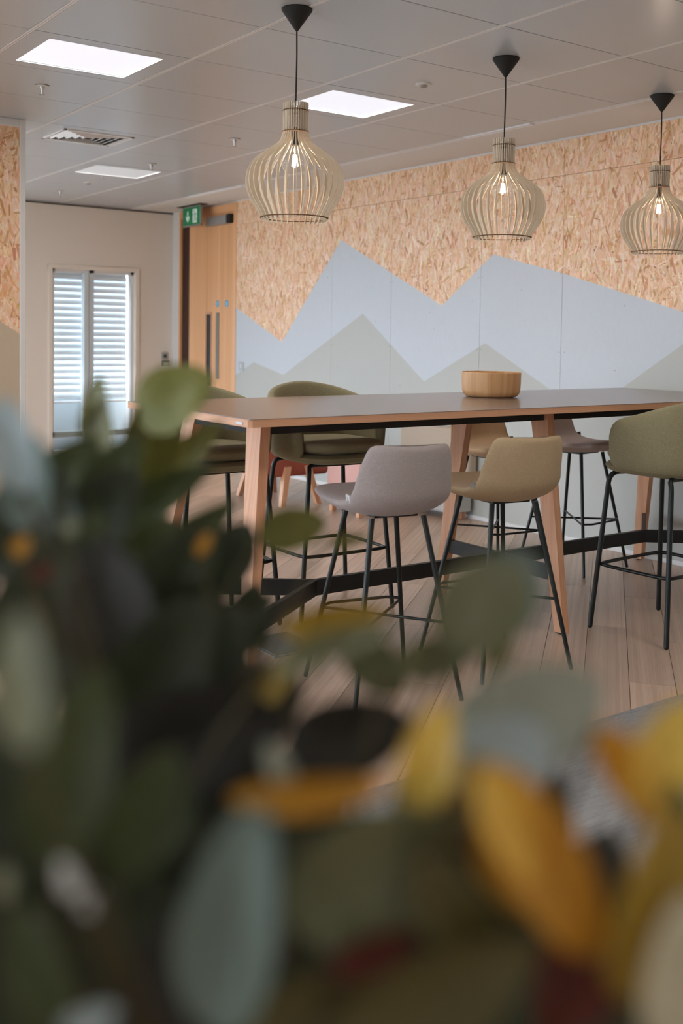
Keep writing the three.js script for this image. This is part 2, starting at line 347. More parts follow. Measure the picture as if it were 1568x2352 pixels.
// ------------------------------------------------------------------ door
{
  const d = structure('door_1', 'tall oak double door with a closer and glazed slot', 'door');
  const z0 = -10.29, z1 = -9.095, top = 2.6;
  part('frame', [uvBox(box(XR - 0.006, XR + 0.018, 0, top + 0.03, z1, z1 + 0.02), 'y'), uvBox(box(XR - 0.012, XR + 0.018, 0, top + 0.03, z0 - 0.03, z0 + 0.01), 'y'), uvBox(box(XR - 0.006, XR + 0.018, top - 0.05, top + 0.03, z0, z1), 'z')], M.door, d);
  part('leaf', uvBox(box(XR + 0.004, XR + 0.017, 0.005, top - 0.05, -10.10, z1 - 0.005), 'y'), M.door, d);
  part('leaf', uvBox(box(XR + 0.012, XR + 0.017, 0.005, top - 0.05, z0 + 0.01, -10.105), 'y'), std({ color: '#3a1d10', roughness: 0.6 }), d).userData.label = 'dark narrow strip in place of the door reveal';  // dark strip set in place of the door reveal
  const vp = part('vision_panel', box(XR + 0.002, XR + 0.006, 0.45, 1.515, -9.70, -9.60), std({ color: '#17110c', roughness: 0.15 }), d);
  part('beading', [box(XR - 0.001, XR + 0.008, 0.44, 1.53, -9.715, -9.70), box(XR - 0.001, XR + 0.008, 0.44, 1.53, -9.60, -9.585), box(XR - 0.001, XR + 0.008, 1.515, 1.545, -9.715, -9.585)], M.oak, d);
  vp.userData.label = 'dark glazed slot';
  part('push_plate', rbox(XR - 0.004, XR + 0.005, 0.85, 1.535, -9.485, -9.425, 0.002, 1), std({ color: '#807c74', roughness: 0.4, metalness: 0.5 }), d);
  const c = part('door_closer', rbox(XR - 0.05, XR + 0.004, 2.425, 2.515, -9.64, -9.22, 0.006, 2), M.metal, d);
  part('closer_arm', rbox(XR - 0.045, XR + 0.004, 2.43, 2.52, -9.21, -9.15, 0.005, 1), M.blackMatte, c);
  for (const zc of [-9.465, -9.27]) {
    const t = tex(canvas(128, 128, (g) => { g.fillStyle = '#3f9fc4'; g.fillRect(0, 0, 128, 128); g.fillStyle = '#fff'; g.textAlign = 'center'; g.font = 'bold 22px sans-serif'; g.fillText('Fire door', 64, 52); g.fillText('keep', 64, 76); g.fillText('shut', 64, 98); }));
    const s = part('sign_disc', new THREE.CircleGeometry(0.036, 28), std({ map: t, roughness: 0.4 }), d, [XR + 0.0022, 1.625, zc], [0, -Math.PI / 2, 0]);
    s.userData.label = 'round blue sign with white lettering';
  }
}

// ------------------------------------------------------------------ window blind and the louvres outside
{
  const b = thing('venetian_blind', 'white slatted blind hanging in the tall far window', 'blind', [0, 0, 0]);
  const sm = new THREE.MeshPhysicalMaterial({ color: '#dfe7eb', roughness: 0.9, transmission: 0.11, thickness: 0 });
  const sw = 0.073, arc = []; for (let k = 0; k <= 6; k++) { const u = k / 6 - 0.5; arc.push(new THREE.Vector2(u * sw, 0.006 * (1 - 4 * u * u))); }
  for (let k = 6; k >= 0; k--) { const u = k / 6 - 0.5; arc.push(new THREE.Vector2(u * sw, 0.006 * (1 - 4 * u * u) - 0.0015)); }
  const slat = new THREE.ExtrudeGeometry(new THREE.Shape(arc), { depth: WX1 - WX0 - 0.075, bevelEnabled: false }).rotateY(Math.PI / 2).translate(-(WX1 - WX0 - 0.075) / 2, 0, 0);
  let k = 0;
  for (let y = 1.9; y > 0.6; y -= 0.0665, k++) part('slat', slat, sm, b, [(WX0 + WX1) / 2, y, ZF - 0.14], [k > 13 ? 1.02 : 1.22, 0, 0]);
  part('bottom_rail', rbox(WX0 + 0.035, WX1 - 0.035, 0.555, 0.575, ZF - 0.155, ZF - 0.125, 0.004, 1), M.whiteTrim, b);
  const cord = []; for (let j = 0; j < 40; j++) cord.push([4.655 + (j % 2 ? 0.012 : -0.006), 1.93 - j * 0.0333, ZF - 0.1]);
  part('ladder_cord', tube(cord, 0.0025, 120, 5, false, 0.1), std({ color: '#6f7d80', roughness: 0.8 }), b);
  part('head_rail', rbox(WX0 + 0.035, WX1 - 0.035, 1.935, 1.962, ZF - 0.17, ZF - 0.115, 0.004, 1), M.whiteTrim, b);
  const l = thing('parapet_panel', 'pale grey parapet panel seen through the foot of the far window', 'parapet', [0, 0, 0]);
  const lm = std({ color: '#a9b4ba', roughness: 0.6 });
  part('panel', rbox(3.3, 5.1, -0.3, 0.62, ZF - 0.5, ZF - 0.45, 0.004, 1), lm, l);
  part('coping', rbox(3.28, 5.12, 0.62, 0.66, ZF - 0.53, ZF - 0.42, 0.006, 1), lm, l);
}

// ------------------------------------------------------------------ ceiling fittings
function ceilingLight(i, j, label, on = true) {
  const xa = GX0 + i * TX, xb = xa + TX, zb = GZ0 - j * TZ, za = zb - TZ, cx = (xa + xb) / 2, cz = (za + zb) / 2, hw = 0.278, hd = 0.236;
  const t = thing('ceiling_light', label, 'light panel', [cx, CEIL, cz], 0, 'square light panels in the ceiling');
  const fr = [];
  fr.push(box(-TX / 2 + 0.013, -hw, 0, 0.02, -TZ / 2 + 0.003, TZ / 2 - 0.003), box(hw, TX / 2 - 0.013, 0, 0.02, -TZ / 2 + 0.003, TZ / 2 - 0.003), box(-hw, hw, 0, 0.02, -TZ / 2 + 0.003, -hd), box(-hw, hw, 0, 0.02, hd, TZ / 2 - 0.003));
  part('frame', fr, M.ceil, t);
  part('diffuser', box(-hw, hw, 0.006, 0.014, -hd, hd), on ? std({ color: '#f2f4f8', emissive: '#eaf1ff', emissiveIntensity: 0.86, roughness: 0.6 }) : std({ color: '#e6eaee', roughness: 0.5, emissive: '#dfe8f4', emissiveIntensity: 0.25 }), t);
  const L = new THREE.RectAreaLight('#fff6ee', on ? 16 : 8, hw * 2, hd * 2); L.position.set(0, 0.003, 0); L.rotation.x = -Math.PI / 2; t.add(L);
}
const lampNames = ['bright square light panel at upper left, above the window', 'bright square light panel behind the largest pendant shade', 'dim square light panel farthest back near the exit door'];
lightCells.forEach(([i, j], k) => ceilingLight(i, j, lampNames[k] || `square light panel out of view, row ${['two', 'three', 'four', 'five', 'six', 'seven', 'eight', 'nine_added', 'ten_added', 'eleven_added'][k - 3]}`, k !== 2));
{
  const [i, j] = ventCells[0], cx = GX0 + (i + 0.5) * TX, cz = GZ0 - (j + 0.5) * TZ;
  const t = thing('air_vent', 'square white ceiling air diffuser with angled blades', 'vent', [cx, CEIL, cz]);
  const hw = 0.245, hd = 0.215;
  part('frame', [box(-TX / 2 + 0.013, -hw, 0, 0.02, -TZ / 2 + 0.003, TZ / 2 - 0.003), box(hw, TX / 2 - 0.013, 0, 0.02, -TZ / 2 + 0.003, TZ / 2 - 0.003), box(-hw, hw, 0, 0.02, -TZ / 2 + 0.003, -hd), box(-hw, hw, 0, 0.02, hd, TZ / 2 - 0.003)], M.ceil, t);
  part('rim', [box(-hw, -hw + 0.02, -0.006, 0.01, -hd, hd), box(hw - 0.02, hw, -0.006, 0.01, -hd, hd), box(-hw, hw, -0.006, 0.01, -hd, -hd + 0.02), box(-hw, hw, -0.006, 0.01, hd - 0.02, hd)], M.ceilBar, t);
  part('backing', box(-hw, hw, 0.012, 0.018, -hd, hd), M.dark, t);
  for (let k = 0; k < 5; k++) {
    const s = hd * (1 - (k + 0.3) / 5.2) * 0.9, s2 = hw * (1 - (k + 0.3) / 5.2) * 0.9;
    for (const sg of [-1, 1]) {
      part('blade', box(-0.014, 0.014, -0.001, 0.001, -s, s), M.ceilBar, t, [sg * s2, 0.003, 0], [0, 0, sg * 0.75]);
      part('blade', box(-s2, s2, -0.001, 0.001, -0.014, 0.014), M.ceilBar, t, [0, 0.003, sg * s], [-sg * 0.75, 0, 0]);
    }
  }
}
{
  const label = ['pendent sprinkler head below the bright upper left light panel', 'pendent sprinkler head left of the largest pendant shade', 'pendent sprinkler head right of the dim far light panel', 'pendent sprinkler head nearest the far beige wall'];
  [[1.941, -5.52], [3.505, -6.196], [3.522, -7.537], [3.541, -9.578]].forEach(([x, z], k) => {
    const t = thing('sprinkler_head', label[k], 'sprinkler', [x, CEIL, z], 0, 'ceiling sprinklers');
    part('escutcheon', lathe([[0, -0.006], [0.03, -0.006], [0.038, 0], [0, 0]], 24), M.plastic, t);
    part('body', lathe([[0, -0.05], [0.007, -0.048], [0.008, -0.02], [0.014, -0.016], [0.014, -0.005]], 14), M.chrome, t);
    part('deflector', lathe([[0, -0.053], [0.016, -0.052], [0.016, -0.05], [0, -0.05]], 16), M.chrome, t);
  });
  const sl = ['round white detector between the first two pendants', 'flat round detector just behind the dim far light panel', 'small round sensor touching the dim far light panel'];
  [[3.499, -4.21], [3.536, -8.867], [3.513, -8.477]].forEach(([x, z], k) => {
    const s = k === 2 ? 0.5 : 1, t = thing('ceiling_detector', sl[k], 'detector', [x, CEIL, z], 0, 'ceiling detectors'); t.scale.setScalar(s);
    part('base', lathe([[0, -0.008], [0.036, -0.008], [0.042, -0.004], [0.042, 0]], 28), M.plastic, t);
    part('lens', lathe([[0, -0.02], [0.014, -0.019], [0.022, -0.014], [0.023, -0.008]], 24), M.metal, t);
  });
  [[4.66, -4.56, -5.16, 'white slot diffuser in the ceiling margin above the middle pendant'], [4.675, -8.1, -9.15, 'white slot diffuser in the ceiling margin near the exit sign']].forEach(([x, z0, z1, lab]) => {
    const t = thing('slot_diffuser', lab, 'vent', [x, CEIL, (z0 + z1) / 2]);
    const h = Math.abs(z1 - z0) / 2; part('flange', [box(-0.024, -0.006, -0.006, 0, -h, h), box(0.008, 0.026, -0.006, 0, -h, h)], std({ color: '#f0f2f5', roughness: 0.4 }), t); part('slot', box(-0.006, 0.008, -0.002, 0, -h, h), M.metal, t);
  });
}
{ // exit sign hung from the ceiling by the door
  const t = thing('exit_sign', 'green emergency exit sign with arrow and running figure above oak door', 'sign', [5.02, CEIL, -9.75]);
  part('mounting_plate', rbox(-0.05, 0.05, -0.006, 0, -0.26, 0.26, 0.002, 1), M.dark, t);
  part('holder', [rbox(-0.012, 0.012, -0.02, -0.004, -0.2, 0.2, 0.002, 1), rbox(-0.012, 0.012, -0.215, -0.2, -0.2, 0.2, 0.002, 1), rbox(-0.012, 0.012, -0.215, -0.004, -0.2, -0.192, 0.002, 1), rbox(-0.012, 0.012, -0.215, -0.004, 0.192, 0.2, 0.002, 1)], M.metal, t);
  const c = canvas(512, 256, (g) => {
    g.fillStyle = '#0b7d4c'; g.fillRect(0, 0, 512, 256); g.fillStyle = '#d9efe6';
    g.fillRect(280, 30, 130, 200);
    g.beginPath(); g.moveTo(118, 50); g.lineTo(148, 50); g.lineTo(148, 150); g.lineTo(186, 112); g.lineTo(186, 152); g.lineTo(133, 214); g.lineTo(80, 152); g.lineTo(80, 112); g.lineTo(118, 150); g.closePath(); g.fill();
    g.strokeStyle = '#0b5a3c'; g.lineCap = 'round'; g.lineWidth = 17; g.fillStyle = '#0b5a3c';
    g.beginPath(); g.arc(330, 62, 13, 0, 7); g.fill();
    const st = (...p) => { g.beginPath(); g.moveTo(p[0], p[1]); for (let i = 2; i < p.length; i += 2) g.lineTo(p[i], p[i + 1]); g.stroke(); };
    st(352, 96, 346, 140); g.lineWidth = 12; st(352, 94, 318, 100, 296, 122); st(352, 94, 384, 102, 394, 122); st(346, 140, 372, 160, 370, 190, 398, 190); st(346, 140, 328, 176, 312, 218);
  });
  const face = std({ map: tex(c), roughness: 0.4, emissive: '#ffffff', emissiveMap: tex(c), emissiveIntensity: 0.12 });
  part('legend', box(-0.005, 0.005, -0.2, -0.02, -0.192, 0.192), M.plastic, t);
  part('face', new THREE.PlaneGeometry(0.384, 0.18), face, t, [-0.0062, -0.11, 0], [0, -Math.PI / 2, 0]);
}
{ // wall controls
  let t = thing('call_point', 'square exit button plate on beige wall beside the oak door', 'switch', [5.078, 1.06, ZF]);
  part('plate', rbox(-0.042, 0.042, -0.042, 0.042, 0, 0.012, 0.004, 2), std({ color: '#a9a398', roughness: 0.5 }), t);
  part('button', lathe([[0, 0.02], [0.018, 0.018], [0.02, 0.01]], 20).rotateX(Math.PI / 2), std({ color: '#12372c', roughness: 0.4 }), t);
  t = thing('card_reader', 'small grey card reader under the exit button', 'card reader', [5.085, 0.978, ZF]);
  part('plate', rbox(-0.044, 0.044, -0.036, 0.03, 0, 0.02, 0.004, 2), std({ color: '#6f6f66', roughness: 0.5 }), t);
  part('screen', rbox(-0.03, 0.034, -0.03, 0.004, 0.018, 0.023, 0.002, 1), std({ color: '#b4b8a8', roughness: 0.4 }), t);
  t = thing('light_switch', 'small metal switch plate on painted wall beside the oak door', 'switch', [XR, 1.0, -8.95]);
  part('plate', rbox(-0.008, 0, -0.043, 0.043, -0.05, 0.05, 0.002, 1), M.chrome, t);
  part('rocker', rbox(-0.012, -0.006, -0.02, 0.02, -0.012, 0.012, 0.002, 1), M.plastic, t);
}
// ------------------------------------------------------------------ pendant lamps
function pendant(x, z, label) {
  const t = thing('pendant_lamp', label, 'pendant lamp', [x, CEIL, z], 0, 'slatted plywood pendant lamps');
  const T = (y) => y - CEIL;
  part('canopy', lathe([[0, T(2.557)], [0.006, T(2.557)], [0.062, T(2.636)], [0.063, T(2.641)], [0.06, 0], [0, 0]], 40), M.blackMatte, t);
  part('cord', tube([[0, T(2.56), 0], [0.001, T(2.45), 0.001], [0, T(2.3), 0], [0, T(2.15), 0]], 0.0032, 16, 8), M.blackMatte, t);
  const out = [[0.052, 2.268], [0.052, 2.21], [0.052, 2.158], [0.056, 2.137], [0.068, 2.113], [0.096, 2.091], [0.129, 2.069], [0.154, 2.050], [0.174, 2.030], [0.187, 2.010], [0.196, 1.987], [0.2005, 1.952], [0.194, 1.911], [0.176, 1.872], [0.149, 1.831], [0.132, 1.797]];
  const dep = [0.014, 0.014, 0.014, 0.015, 0.017, 0.019, 0.020, 0.021, 0.021, 0.021, 0.021, 0.021, 0.020, 0.018, 0.015, 0.012];
  const oc = new THREE.CatmullRomCurve3(out.map(([r, y]) => V3(r, y, 0))).getPoints(44), ic = new THREE.CatmullRomCurve3(out.map(([r, y], k) => V3(r - dep[k], y + (k > 3 && k < 12 ? 0.0 : 0), 0))).getPoints(44);
  const sh = new THREE.Shape([...oc, ...ic.reverse()].map((p) => new THREE.Vector2(p.x, T(p.y))));
  const fin = new THREE.ExtrudeGeometry(sh, { depth: 0.003, bevelEnabled: false }).translate(0, 0, -0.0015);
  const shade_ = new THREE.Group(); shade_.name = 'lamp_shade'; t.add(shade_);
  for (let k = 0; k < 32; k++) part('slat', fin, M.ply, shade_, null, [0, (k + 0.25) * Math.PI * 2 / 32, 0]);
  const ring = (r0, r1, y, h) => lathe([[r0, T(y)], [r1, T(y)], [r1, T(y + h)], [r0, T(y + h)], [r0, T(y)]], 64);
  part('ring', ring(0.034, 0.053, 2.236, 0.003), M.plyEdge, shade_);
  part('ring', ring(0.030, 0.054, 2.152, 0.003), M.plyEdge, shade_);
  part('ring', ring(0.130, 0.139, 1.806, 0.0035), M.plyEdge, shade_);
  part('lamp_holder', lathe([[0, T(2.175)], [0.008, T(2.172)], [0.013, T(2.155)], [0.015, T(2.11)], [0.0155, T(2.098)], [0, T(2.098)]], 20), M.blackMatte, t);
  const b = part('bulb', lathe([[0.0, T(1.976)], [0.02, T(1.98)], [0.04, T(1.993)], [0.053, T(2.012)], [0.056, T(2.03)], [0.052, T(2.05)], [0.04, T(2.071)], [0.026, T(2.086)], [0.0165, T(2.1)], [0.0155, T(2.112)]], 32), M.glass, t);
  const f = [[0, 0]]; for (let k = 0; k < 5; k++) f.push([Math.cos(k * 1.2566) * 0.010, Math.sin(k * 1.2566) * 0.010]);
  part('filament', f.map(([a, c]) => rod([a, T(2.02), c], [a * 0.6, T(2.062), c * 0.6], 0.003, 0.003, 8)), M.filament, b);
  const L = new THREE.PointLight('#ffdfc0', 0.09); L.position.set(0, T(2.04), 0); L.shadow.radius = 0.8; L.castShadow = true; t.add(L);
}
M.ply = std({ map: tex(woodCanvas(256, 512, [232, 219, 199], [202, 184, 158], [242, 231, 214], { streaks: 300, knots: 0, alpha: 0.1 }), 3, 2), roughness: 0.65 });
M.plyEdge = std({ color: '#7d5b3c', roughness: 0.8 });
M.filament = std({ color: '#ffffff', emissive: '#fff0dc', emissiveIntensity: 16 });
pendant(2.298, -3.567, 'largest slatted plywood pendant lamp, leftmost and nearest');
pendant(3.475, -3.58, 'slatted plywood pendant lamp in the middle of the row');
pendant(4.650, -3.595, 'slatted plywood pendant lamp at the right edge of the picture');

// ------------------------------------------------------------------ bar table
const TZC = -3.59, TX0 = 1.815, TX1 = 5.03, TZ0 = -4.115, TZ1 = -3.085, TY = 1.04;
{
  const t = thing('bar_table', 'long bar table with dark laminate top, oak edges and splayed oak legs', 'table');
  const topM = std({ color: '#86756a', roughness: 0.22, bumpMap: fineBump, bumpScale: 0.00006 });
  const s = new THREE.Shape(); const r = 0.012;
  s.moveTo(TX0 + r, -TZ1); s.lineTo(TX1 - r, -TZ1); s.lineTo(TX1, -TZ1 + r); s.lineTo(TX1, -TZ0 - r); s.lineTo(TX1 - r, -TZ0); s.lineTo(TX0 + r, -TZ0); s.lineTo(TX0, -TZ0 - r); s.lineTo(TX0, -TZ1 + r); s.closePath();
  part('table_edge', uvBox(new THREE.ExtrudeGeometry(s, { depth: 0.026, bevelEnabled: false }).rotateX(-Math.PI / 2).translate(0, TY - 0.029, 0), 'x'), M.oak, t);
  part('table_top', rbox(TX0 + 0.003, TX1 - 0.003, TY - 0.0035, TY, TZ0 + 0.003, TZ1 - 0.003, 0.0012, 1), topM, t);
  part('cable_plug', rbox(TX0 - 0.004, TX0 + 0.001, TY - 0.023, TY - 0.012, TZ1 - 0.09, TZ1 - 0.045, 0.003, 2), std({ color: '#c9ccd0', roughness: 0.4 }), t).userData.label = 'small pale plug in the table edge';
  // black sub-frame
  part('apron', [box(1.98, 4.9, TY - 0.079, TY - 0.029, TZC + 0.27, TZC + 0.295), box(1.98, 4.9, TY - 0.079, TY - 0.029, TZC - 0.295, TZC - 0.27), box(1.98, 2.005, TY - 0.079, TY - 0.029, TZC - 0.27, TZC + 0.27), box(4.875, 4.9, TY - 0.079, TY - 0.029, TZC - 0.27, TZC + 0.27), box(2.0, 4.88, TY - 0.06, TY - 0.029, TZC - 0.04, TZC + 0.04)], M.blackMatte, t);
  // tapered legs: outer face leans out in z, end pairs also lean out in x
  const leg = (xt, xb, sz) => {
    const yt = TY - 0.03, th = 0.042, tb = 0.036, zo = [0.31, 0.445], zi = [0.205, 0.388];
    const P = []; for (const [y, x, w, o, i] of [[yt, xt, th, zo[0], zi[0]], [0.008, xb, tb, zo[1], zi[1]]]) P.push(V3(x - w / 2, y, TZC + sz * i), V3(x + w / 2, y, TZC + sz * i), V3(x + w / 2, y, TZC + sz * o), V3(x - w / 2, y, TZC + sz * o));
    const f = [[0, 1, 5, 4], [1, 2, 6, 5], [2, 3, 7, 6], [3, 0, 4, 7], [3, 2, 1, 0], [4, 5, 6, 7]], pos = [];
    for (let q of f) { if (sz < 0) q = [...q].reverse(); for (const k of [0, 2, 1, 0, 3, 2]) pos.push(P[q[k]].x, P[q[k]].y, P[q[k]].z); }
    const g = new THREE.BufferGeometry(); g.setAttribute('position', new THREE.Float32BufferAttribute(pos, 3)); uvBox(g, 'y');
    const L = part('leg', uvBox(g, 'y'), M.oak, t);
    part('glide', rod([xb, 0, TZC + sz * 0.415], [xb, 0.009, TZC + sz * 0.415], 0.014), M.blackMatte, L);
  };
  for (const sz of [1, -1]) { leg(2.0, 1.865, sz); leg(3.51, 3.51, sz); leg(4.97, 5.095, sz); }
  // low stretcher: a spine with arms out to each pair of legs
  const bar = (x0, z0, x1, z1) => { const L = Math.hypot(x1 - x0, z1 - z0); return rbox(-L / 2, L / 2, 0.232, 0.3, -0.0125, 0.0125, 0.002, 1).rotateY(-Math.atan2(z1 - z0, x1 - x0)).translate((x0 + x1) / 2, 0, (z0 + z1) / 2); };
  part('stretcher', bar(2.44, TZC, 4.6, TZC), M.black, t);
  for (const sz of [1, -1]) { part('stretcher_arm', bar(2.44, TZC, 1.93, TZC + sz * 0.36), M.black, t); part('stretcher_arm', bar(3.51, TZC, 3.51, TZC + sz * 0.36), M.black, t); part('stretcher_arm', bar(4.6, TZC, 5.06, TZC + sz * 0.36), M.black, t); }
}
{
  const b = thing('wooden_bowl', 'turned bamboo bowl standing on the bar table', 'bowl', [3.575, TY, -3.735]);
  const bm = std({ map: tex(woodCanvas(1024, 256, [205, 160, 112], [162, 112, 66], [226, 188, 142], { streaks: 700, knots: 0, len: 0.9, alpha: 0.3, warp: 2 }), 3, 1), roughness: 0.5 });
  part('bowl_body', lathe([[0, 0.0], [0.1, 0], [0.123, 0.004], [0.137, 0.016], [0.143, 0.034], [0.145, 0.07], [0.146, 0.118], [0.145, 0.122], [0.142, 0.124], [0.138, 0.122], [0.137, 0.118], [0.135, 0.04], [0.12, 0.022], [0, 0.018]], 72), bm, b);
}
// ------------------------------------------------------------------ stools
M.frame = std({ color: '#1b201f', roughness: 0.38, metalness: 0.35 });
const fabric = (rgb, spread) => new THREE.MeshPhysicalMaterial({ map: tex(weaveC(rgb, spread), 2.2, 2.2), roughness: 0.9, sheen: 0.3, sheenRoughness: 0.6, sheenColor: new THREE.Color(0.5, 0.5, 0.5), bumpMap: fineBump, bumpScale: 0.0005 });
M.fabGrey = fabric([160, 150, 147], 26); M.fabTan = fabric([176, 153, 120], 22); M.fabOlive = fabric([138, 130, 100], 24); M.fabTaupe = fabric([172, 156, 146], 22); M.fabTanDark = fabric([188, 158, 122], 20);
function sweepShell() {   // upholstered scoop: a closed rounded section swept from the seat lip to the top of the back
  const prof = [[-0.262, 0.738], [-0.235, 0.729], [-0.15, 0.716], [-0.04, 0.706], [0.07, 0.706], [0.145, 0.722], [0.19, 0.757], [0.212, 0.81], [0.226, 0.87], [0.236, 0.922], [0.241, 0.948]];
  const wid = [0.160, 0.188, 0.206, 0.212, 0.210, 0.204, 0.198, 0.192, 0.182, 0.166, 0.145];
  const curl = [0.004, 0.008, 0.013, 0.018, 0.025, 0.036, 0.050, 0.056, 0.050, 0.044, 0.040];
  const thk = [0.022, 0.026, 0.028, 0.030, 0.032, 0.032, 0.029, 0.024, 0.022, 0.020, 0.016];
  const C = new THREE.CatmullRomCurve3(prof.map(([z, y]) => V3(0, y, z))), N = 56, K = 44, pos = [], idx = [], uv = [];
  const at = (a, t) => { const f = t * (a.length - 1), i = Math.min(a.length - 2, Math.floor(f)), k = f - i, s = k; return a[i] + (a[i + 1] - a[i]) * s; };
  const sp_ = (v, e) => Math.sign(v) * Math.pow(Math.abs(v), e);
  for (let i = 0; i <= N; i++) {
    const t = i / N, p = C.getPoint(t), tg = C.getTangent(t), n = V3(0, tg.z, -tg.y);      // normal towards the sitter
    if (n.y < 0 && t < 0.5) n.negate(); if (t >= 0.5 && n.z > 0) n.negate();
    let e = 1; const endA = 0.06, endB = 0.055;                                              // rounded ends
    if (t < endA) e = Math.sqrt(1 - Math.pow(1 - t / endA, 2)); if (t > 1 - endB) e = Math.sqrt(Math.max(0, 1 - Math.pow(1 - (1 - t) / endB, 2)));
    const wE = t > 0.5 ? 0.80 + 0.2 * e : 0.85 + 0.15 * e;
    const w = at(wid, t) * wE, cu = at(curl, t), th = Math.max(0.0015, at(thk, t) * (0.12 + 0.88 * e));
    for (let k = 0; k <= K; k++) {
      const ph = k / K * Math.PI * 2, a = w * sp_(Math.cos(ph), 0.75), b = th * sp_(Math.sin(ph), 0.8), q = Math.abs(a) / at(wid, t);
      const off = b + cu * Math.pow(q, 2.4);
      pos.push(a, p.y + n.y * off, p.z + n.z * off); uv.push(a, t * 0.9);
    }
  }
  for (let i = 0; i < N; i++) for (let k = 0; k < K; k++) { const a = i * (K + 1) + k, b = a + K + 1; idx.push(a, b, a + 1, a + 1, b, b + 1); }
  for (const [row, fl] of [[0, 0], [N, 1]]) { const c = pos.length / 3; let sx = 0, sy = 0, sz = 0; for (let k = 0; k < K; k++) { const o = (row * (K + 1) + k) * 3; sx += pos[o]; sy += pos[o + 1]; sz += pos[o + 2]; } pos.push(sx / K, sy / K, sz / K); uv.push(0, 0); for (let k = 0; k < K; k++) { const a = row * (K + 1) + k; if (fl) idx.push(a, c, a + 1); else idx.push(a, a + 1, c); } }
  const g = new THREE.BufferGeometry(); g.setAttribute('position', new THREE.Float32BufferAttribute(pos, 3)); g.setAttribute('uv', new THREE.Float32BufferAttribute(uv, 2)); g.setIndex(idx); g.computeVertexNormals();
  return g;
}
const shellGeo = sweepShell();
const SHELL_GROUP = 'scoop bar stools on thin black legs';
function shellStool(pos, turn, mat, label, tagMat) {     // sitter faces -z
  const t = thing('shell_stool', label, 'bar stool', pos, turn, SHELL_GROUP);
  part('seat_shell', shellGeo, mat, t);
  part('mounting_plate', rbox(-0.09, 0.09, 0.672, 0.684, -0.1, 0.1, 0.003, 1), M.frame, t);
  const foot = 0.0, corners = [[-1, -1], [1, -1], [-1, 1], [1, 1]], at = (sx, sz, y) => { const k = 1 - y / 0.68; return [sx * (0.105 + 0.112 * k), y, sz * (0.112 + 0.118 * k)]; };
  for (const [sx, sz] of corners) part('leg', [rod(at(sx, sz, 0.676), at(sx, sz, foot + 0.006), 0.0105, 0.0085), new THREE.SphereGeometry(0.0088, 10, 6).translate(...at(sx, sz, 0.0088))], M.frame, t);
  part('footrest', tube([at(-1, -1, 0.29), [-0.12, 0.29, -0.212], [0.12, 0.29, -0.212], at(1, -1, 0.29)], 0.0062, 24, 8, false, 0.05), M.frame, t);
  part('cross_brace', rod(at(-1, -1, 0.285), at(1, 1, 0.285), 0.0056), M.frame, t);
  part('cross_brace', rod(at(1, -1, 0.285), at(-1, 1, 0.285), 0.0056), M.frame, t);
  part('label_tag', rbox(-0.004, 0.001, 0, 0.03, -0.008, 0.016, 0.0004, 1), tagMat, t, [-0.2, 0.742, 0.112], [0.25, 0.2, 0.25]);
  return t;
}
const whiteTag = std({ color: '#e4e6e8', roughness: 0.7, map: tex(canvas(64, 64, (g) => { g.fillStyle = '#e4e6e8'; g.fillRect(0, 0, 64, 64); g.fillStyle = '#4a4a4a'; for (let i = 0; i < 3; i++) g.fillRect(18, 20 + i * 9, 28, 4); })) });
const greyTag = std({ color: '#8d8a84', roughness: 0.7 }), darkTag = std({ color: '#26221e', roughness: 0.8 });
shellStool([2.38, 0, -3.045], -0.2, M.fabGrey, 'pale grey scoop bar stool with a white tag, leftmost in front of the table', whiteTag);
shellStool([2.98, 0, -3.06], -0.15, M.fabTan, 'khaki scoop bar stool beside the pale grey one in front of the table', greyTag);
shellStool([4.0, 0, -4.13], Math.PI - 0.1, M.fabTanDark, 'khaki scoop bar stool on the wall side of the table behind the khaki front stool', darkTag);
shellStool([4.61, 0, -4.1], Math.PI + 0.12, M.fabTaupe, 'taupe scoop bar stool on the wall side nearest the right end of the table', darkTag);

